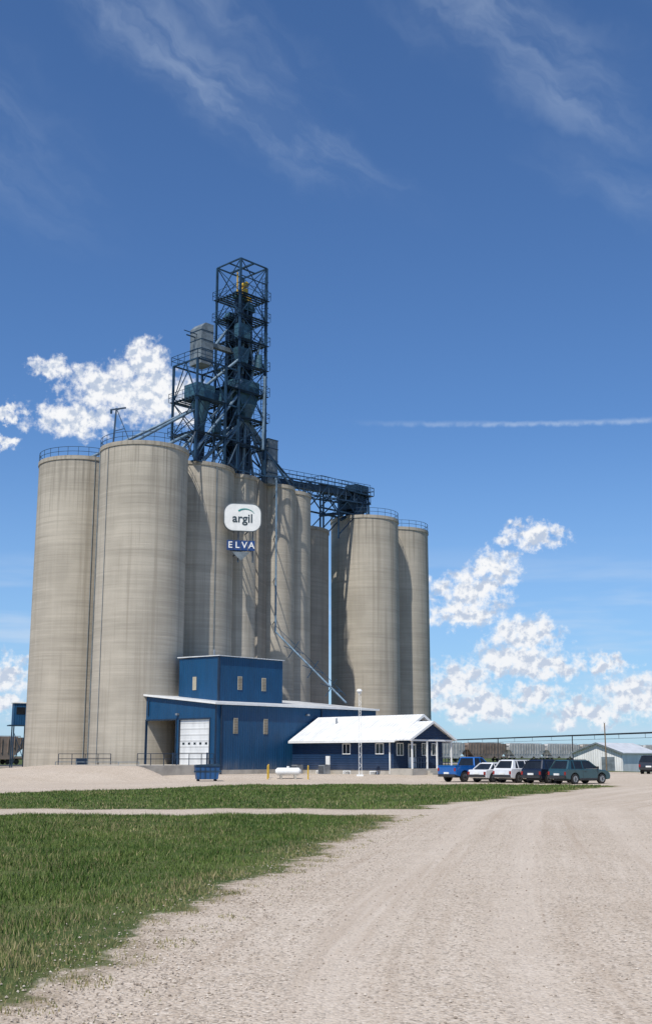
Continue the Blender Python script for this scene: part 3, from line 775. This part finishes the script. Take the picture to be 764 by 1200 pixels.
# ------------------------------------------------------------------ overhead pipeline on posts (right background)
g = group('overhead_pipeline', (0,0,0))
bb = MB(); tu = MB()
a = Vector((23,262,5.3)); e = Vector((62,110,5.3)); nseg = 5
tu.tube(a, e, .12, 8); tu.beam(a-Vector((0,0,.7)), e-Vector((0,0,.7)), .05)
for i in range(nseg*4+1):
    p = a.lerp(e,i/(nseg*4)); tu.beam(p, p-Vector((0,0,.7)), .05)
for i in range(nseg):
    p = a.lerp(e,(i+.25)/nseg); bb.beam((p.x,p.y,-.2),(p.x,p.y,5.2),.14)
tu.obj('pipe_and_truss', mPlastic, g); bb.obj('posts', mPlastic, g)
# ------------------------------------------------------------------ white shed
g = group('storage_shed', (32.0,139,0), rad(-42))
W_, L_ = 6.4, 8.6
b = MB(); b.box((-W_/2,0,-.1),(W_/2,L_,2.35)); b.prism([(-W_/2,2.35),(W_/2,2.35),(0,3.45)],'y',0,.15); b.prism([(-W_/2,2.35),(W_/2,2.35),(0,3.45)],'y',L_-.15,L_); b.obj('walls', ribbed('shed_white_siding',(.80,.80,.78),.3,dirt=.05), g)
b = MB()
for s in (-1,1): b.prism([(s*(W_/2+.25),2.27),(0,3.47),(0,3.57),(s*(W_/2+.25),2.37)],'y',-.3,L_+.3)
b.obj('roof', mRoofX, g)
b = MB(); b.box((.5,-.04,0),(2.2,-.003,1.9)); b.obj('door', mGrey, g)
b = MB()
for s in (-1,1): b.prism([(s*(W_/2+.27),2.21),(0,3.41),(0,3.59),(s*(W_/2+.27),2.39)],'y',-.35,-.303)
b.obj('trim', mGrey, g)
g = group('utility_pole', (31.1,131.0,0))
b = MB(); b.tube((0,0,-.3),(0,0,5.6),.09,10,r2=.06); b.obj('pole', mWood, g)
b = MB(); b.tube((0,0,5.6),(0,0,5.75),.12,10,r2=.04); b.obj('cap', mGalv, g)

# ------------------------------------------------------------------ vehicles
def paint(name, col, metal=.2): return simple(name, col, .3, metal=metal, var=.05, coat=.8)
def arc(cx, cz, r, n=9):
    return [(cx+r*math.cos(a), cz+r*math.sin(a)) for a in np.linspace(0, math.pi, n)]
def vehicle(name, kind, pm, loc, rz):
    g = group(name, (loc[0],loc[1],h(loc[0],loc[1]).item()+.004), rz)
    if kind == 'pickup':
        L, W, wr, wx = 5.6, 1.96, .40, (-1.75,1.78)
        prof = [(-2.8,.55),(-2.8,1.2),(1.25,1.22),(2.35,1.12),(2.7,1.0),(2.78,.6),(2.72,.4)]
        gb = (-.62,1.28,1.2); gt = (-.42,.55,1.86)
    elif kind == 'suv':
        L, W, wr, wx = 4.6, 1.86, .36, (-1.36,1.38)
        prof = [(-2.22,.38),(-2.3,.62),(-2.26,1.02),(-2.15,1.1),(1.0,1.06),(1.85,.96),(2.2,.80),(2.28,.58),(2.22,.34)]
        gb = (-2.12,1.1,1.08); gt = (-1.72,.25,1.66)
    else:
        L, W, wr, wx = 4.6, 1.8, .33, (-1.36,1.38)
        prof = [(-2.2,.34),(-2.28,.6),(-2.22,.95),(-1.6,1.0),(.9,.94),(1.8,.82),(2.18,.68),(2.26,.5),(2.2,.3)]
        gb = (-1.75,1.0,.95); gt = (-1.05,.1,1.44)
    bot = .3 if kind != 'pickup' else .42
    pts = list(prof)
    pts += [(wx[1]+wr+.1,bot)] + arc(wx[1], wr, wr+.08)[1:-1] + [(wx[1]-wr-.1,bot),(wx[0]+wr+.1,bot)] + arc(wx[0], wr, wr+.08)[1:-1] + [(wx[0]-wr-.1,bot)]
    b = MB(); b.prism(pts, 'y', -W/2, W/2); b.obj('body', pm, g, bevel=.06)
    MB().box((-L/2+.35,-W/2+.25,bot-.08),(L/2-.35,W/2-.25,bot+.2)).obj('underbody', mPlastic, g)
    wb, wt = W/2-.06, W/2-.27
    def hexa(mb, g0, g1, w0, w1):
        z0 = g0[2]; z1 = g1[2]
        mb.add([(g0[0],-w0,z0),(g0[1],-w0,z0),(g0[1],w0,z0),(g0[0],w0,z0),(g1[0],-w1,z1),(g1[1],-w1,z1),(g1[1],w1,z1),(g1[0],w1,z1)],
               [(0,3,2,1),(4,5,6,7),(0,1,5,4),(1,2,6,5),(2,3,7,6),(3,0,4,7)])
    b = MB(); hexa(b, gb, gt, wb, wt); b.obj('glass', mGlass, g)
    b = MB(); hexa(b, (gt[0]-.06,gt[1]+.08,gt[2]-.03), (gt[0]+.08,gt[1]-.12,gt[2]+.06), wt+.03, wt-.1)
    for s in (-1,1):
        b.beam((gb[0],s*wb,gb[2]-.03),(gt[0],s*wt,gt[2]), .10); b.beam((gb[1],s*wb,gb[2]-.03),(gt[1],s*wt,gt[2]), .07)
        for t in ([.5] if kind == 'pickup' else [.45,.78]):
            xa = gb[0]+(gb[1]-gb[0])*(1-t); xb = gt[0]+(gt[1]-gt[0])*(1-t)
            b.beam(((xa+xb)/2,s*(wb+.005),gb[2]),((xa+xb)/2,s*(wt+.005),gt[2]), .08, .03)
        if kind == 'suv':
            b.add([(gb[0]+.02,s*(wb+.012),gb[2]),(gb[0]+.42,s*(wb+.012),gb[2]),(gt[0]+.22,s*(wt+.012),gt[2]),(gt[0],s*(wt+.012),gt[2])],[(0,1,2,3)])
    b.obj('roof_and_pillars', pm, g)
    if kind == 'pickup':
        MB().box((-2.7,-W/2+.1,1.203),(-.7,W/2-.1,1.215)).obj('bed_liner', mPlastic, g)
        b = MB(); b.box((-2.8,-W/2,1.2),(-.66,-W/2+.09,1.27)); b.box((-2.8,W/2-.09,1.2),(-.66,W/2,1.27)); b.box((-2.8,-W/2+.09,1.2),(-2.72,W/2-.09,1.27)); b.obj('bed_rail', pm, g)
    b = MB(); r_ = MB()
    for x in wx:
        for s in (-1,1):
            y = s*(W/2-.12)
            b.tube((x,y-.12,wr),(x,y+.12,wr), wr, 28)
            r_.tube((x,s*(W/2+.002)-.01,wr),(x,s*(W/2+.002)+.01,wr), wr*.62, 20)
            for k in range(5):
                a = k*1.2566; b.beam((x,s*(W/2+.016),wr),(x+wr*.55*math.cos(a+.6),s*(W/2+.016),wr+wr*.55*math.sin(a+.6)), .05, .01)
    b.obj('tires', mBlk, g); r_.obj('rims', mRim, g)
    zt = prof[2][1]
    b = MB()
    for s in (-1,1): b.box((-L/2-.01,s*(W/2-.10)-.08,zt-.38),(-L/2+.12,s*(W/2-.10)+.085,zt-.14))
    b.obj('tail_lamps', mRed, g)
    b = MB()
    for s in (-1,1): b.box((L/2-.25,s*(W/2-.25)-.22,.68),(L/2-.02,s*(W/2-.25)+.22,.84))
    b.obj('head_lamps', mLamp, g)
    b = MB()
    b.box((-L/2-.06,-W/2+.08,.4),(-L/2+.1,W/2-.08,.6)); b.box((L/2-.12,-W/2+.12,.38),(L/2+.03,W/2-.12,.55)); b.box((L/2-.1,-.5,.6),(L/2,.5,.8))
    for s in (-1,1):
        b.box((wx[0]+wr+.12,s*(W/2)-.015,bot),(wx[1]-wr-.12,s*(W/2)+.015,bot+.12))
        for x in ((gb[0]+gb[1])*.5-.05, gb[1]-.15) + (() if kind == 'pickup' else (gb[0]+.75,)): b.box((x-.008,s*W/2-.006,bot+.15),(x+.008,s*W/2+.006,gb[2]-.08))
        b.box((gb[1]-.35,s*(W/2+.1)-.1,gb[2]+.02),(gb[1]-.22,s*(W/2+.1)+.1,gb[2]+.17))
        b.box(((gb[0]+gb[1])*.5+.1,s*W/2-.02,gb[2]-.2),((gb[0]+gb[1])*.5+.26,s*W/2+.02,gb[2]-.16))
    if kind == 'suv':
        for s in (-1,1): b.beam((gt[0]+.1,s*(wt-.06),gt[2]+.1),(gt[1]-.15,s*(wt-.06),gt[2]+.1),.03)
    b.obj('trim', mPlastic, g)
    b = MB(); b.box((-L/2-.07,-.26,.62),(-L/2-.005,.26,.76)); b.obj('license_plate', mWhite, g)
    return g
RC = ROT-rad(6)
vehicle('pickup_truck','pickup', paint('bright_blue_paint',(.006,.12,.42)), (11.6,94.6), RC)
vehicle('parked_car','sedan', paint('white_car_paint',(.72,.72,.72),0), (13.3,92.7), RC+.03)
vehicle('parked_suv','suv', paint('white_car_paint_b',(.68,.69,.70),0), (15.1,91.1), RC-.02)
vehicle('parked_suv','suv', paint('black_car_paint',(.010,.014,.03)), (16.9,89.3), RC+.03)
vehicle('parked_suv','suv', paint('teal_car_paint',(.03,.09,.11),.4), (18.7,87.3), RC-.12)
vehicle('parked_suv','suv', paint('charcoal_paint',(.03,.03,.035)), (31.2,112.5), RC+.4)

# ------------------------------------------------------------------ world
w = D.worlds.new('World'); S.world = w; w.use_nodes = True; nt = w.node_tree; nt.nodes.clear()
try: w.cycles.sampling_method = 'NONE'
except Exception: pass
SAZ = 23
EL = rad(57); AZ = rad(180+SAZ)
sky = NN(nt, 'ShaderNodeTexSky', sky_type='NISHITA', sun_disc=False, sun_elevation=EL, sun_rotation=AZ, altitude=500, air_density=1.0, dust_density=.3, ozone_density=2.0)
tint = MIX(nt, 1.0, sky.outputs[0], (.68, .97, 1.30), 'MULTIPLY')
tc = NN(nt, 'ShaderNodeTexCoord').outputs['Generated']
dn = VM(nt, 'NORMALIZE', tc)
sp = NN(nt, 'ShaderNodeSeparateXYZ', {0: dn})
az = M(nt, 'MULTIPLY', M(nt, 'ARCTAN2', sp.outputs[0], sp.outputs[1]), 57.2958)
el = M(nt, 'MULTIPLY', M(nt, 'ARCSINE', sp.outputs[2]), 57.2958)
P = NN(nt, 'ShaderNodeCombineXYZ', {0: az, 1: el, 2: 0.0}).outputs[0]
wcol = NOISE(nt, P, .9, 5, .58, out=1, dim='2D')
wc = VM(nt, 'MULTIPLY', VM(nt, 'SUBTRACT', wcol, (.5,.5,.5)), (2.6, 1.9, 0))
Pw = VM(nt, 'ADD', P, wc)
blobs = [(-9.45,19.1,1.3,1.0),(-11.2,17.8,2.1,1.1),(-9.05,17.6,2.0,1.5),(-12.8,16.2,2.3,.8),(-13.9,18.6,1.0,.5),(-7.7,17.3,1.1,1.2),
 (-16.3,16.3,.9,.35),(-16.1,14.8,.8,.35),(-15.4,3.9,1.1,.8),(-15.8,2.4,1.5,.5),
 (10.35,10.6,1.4,.65),(8.45,9.0,1.2,.9),(7.15,7.9,1.8,1.0),(6.9,6.9,2.0,.6),(9.75,5.8,1.7,1.0),(9.6,4.5,2.6,.9),(11.1,4.2,1.4,.55),
 (6.5,3.5,1.7,1.0),(7.5,2.4,2.8,.8),(10.3,2.9,1.2,.6),(13.6,4.3,1.2,.5),(14.9,2.8,2.0,.9),(12.6,2.0,2.2,.6),
 (21,5,3,1.4),(-23,7,3,1.6),(-21,16,3,1.2)]
dmax = None
for (cx,cy,rx,ry) in blobs:
    q = VM(nt, 'MULTIPLY', VM(nt, 'SUBTRACT', Pw, (cx,cy,0)), (1/rx,1/ry,0))
    l = M(nt, 'SUBTRACT', 1.15, VM(nt, 'LENGTH', q, out='v'))
    dmax = l if dmax is None else M(nt, 'MAXIMUM', dmax, l)
fb = NOISE(nt, P, 2.0, 5, .62, dim='2D')
fbu = NOISE(nt, VM(nt, 'ADD', P, (-.10,.28,0)), 1.5, 4, .55, dim='2D'); fb1 = NOISE(nt, P, 1.5, 4, .55, dim='2D')
dens = SS(nt, M(nt, 'ADD', dmax, M(nt, 'MULTIPLY', M(nt, 'SUBTRACT', fb, .5), 1.4)), -.12, .7)
shade = SS(nt, M(nt, 'ADD', M(nt, 'SUBTRACT', fbu, fb1), M(nt,'MULTIPLY',M(nt,'SUBTRACT',dmax,.3),.08)), -.06, .2)
ccol = MIX(nt, shade, (.94,.95,.97), (.52,.60,.74))
ccol = MIX(nt, SS(nt, el, 12, 1, 0, .2), ccol, (.66,.74,.86))
strat = M(nt, 'MULTIPLY', SS(nt, NOISE(nt, VM(nt, 'MULTIPLY', P, (.08,.6,0)), 1.0, 4, .55, dim='2D'), .42, .72, 0, .5), M(nt, 'MULTIPLY', SS(nt, el, 11, 6), SS(nt, el, -1, 2)))
ang = 27.0; ca, sa = math.cos(rad(ang)), math.sin(rad(ang))
R = NN(nt, 'ShaderNodeVectorRotate', {'Vector': P, 'Angle': rad(ang)}, rotation_type='Z_AXIS').outputs[0]
R2 = VM(nt, 'ADD', R, VM(nt, 'MULTIPLY', VM(nt, 'SUBTRACT', NOISE(nt, P, .22, 4, .55, out=1, dim='2D'), (.5,.5,.5)), (4,3.0,0)))
cn = NOISE(nt, VM(nt, 'MULTIPLY', R2, (.16,.60,0)), 1.0, 5, .55, dim='2D')
cmask = None
for (cx,cy,L_,W2,s) in ((-6.5,32.3,9,1.5,.75),(-8,36.5,8,1.2,.4),(9.5,34.5,7,2.0,.55),(13,31,5,1.2,.55),(16,26.5,5,1.0,.3),(0,29.6,4,.8,.5),(-20,30,8,3,.3),(28,30,8,3,.6)):
    q = (cx*ca-cy*sa, cx*sa+cy*ca, 0)
    v = VM(nt, 'MULTIPLY', VM(nt, 'SUBTRACT', R2, q), (1/L_,1/W2,0))
    mm = SS(nt, VM(nt, 'LENGTH', v, out='v'), 1.7, 0, 0, s)
    cmask = mm if cmask is None else M(nt, 'MAXIMUM', cmask, mm)
cir = M(nt, 'MULTIPLY', cmask, SS(nt, cn, .32, .75, .05, .40))
line = M(nt, 'SUBTRACT', el, M(nt, 'ADD', M(nt, 'MULTIPLY', az, -.035), 16.45))
con = M(nt, 'MULTIPLY', M(nt, 'MULTIPLY', SS(nt, M(nt, 'ABSOLUTE', M(nt, 'ADD', line, M(nt, 'MULTIPLY', M(nt, 'SUBTRACT', fb1, .5), .25))), .20, .0), SS(nt, az, 0, 9)), SS(nt, fb1, .25, .65, .10, .36))
thin = M(nt, 'MAXIMUM', M(nt, 'MAXIMUM', cir, con), strat, clamp=True)
haze = SS(nt, el, 17, 0, 0, .45)
bgs = NN(nt, 'ShaderNodeBackground', {'Color': tint, 'Strength': .098})
bgh = NN(nt, 'ShaderNodeBackground', {'Color': (.36,.56,.84,1), 'Strength': 1.0})
bgt = NN(nt, 'ShaderNodeBackground', {'Color': (.62,.73,.88,1), 'Strength': 1.0})
bgc = NN(nt, 'ShaderNodeBackground', {'Color': ccol, 'Strength': 1.0})
m0 = NN(nt, 'ShaderNodeMixShader', {0: haze, 1: bgs.outputs[0], 2: bgh.outputs[0]})
m1 = NN(nt, 'ShaderNodeMixShader', {0: thin, 1: m0.outputs[0], 2: bgt.outputs[0]})
m2 = NN(nt, 'ShaderNodeMixShader', {0: dens, 1: m1.outputs[0], 2: bgc.outputs[0]})
out = NN(nt, 'ShaderNodeOutputWorld', {0: m2.outputs[0]})

sun = D.lights.new('sun', 'SUN'); sun.energy = 4.7; sun.angle = rad(.5); sun.color = (1, .955, .88)
so = D.objects.new('sun', sun); S.collection.objects.link(so)
d = Vector((math.sin(rad(SAZ))*math.cos(EL), math.cos(rad(SAZ))*math.cos(EL), -math.sin(EL)))
so.rotation_euler = d.to_track_quat('-Z', 'Y').to_euler(); so.location = (-20,-30,60)

cam = D.cameras.new('camera'); co = D.objects.new('camera', cam); S.collection.objects.link(co)
cam.sensor_fit = 'VERTICAL'; cam.sensor_height = 36; cam.sensor_width = 36*651/1024; cam.lens = 40.5
cam.clip_start = .1; cam.clip_end = 30000
co.location = (0, 0, 2.0); co.rotation_euler = (rad(90+11.96), 0, 0)
S.camera = co
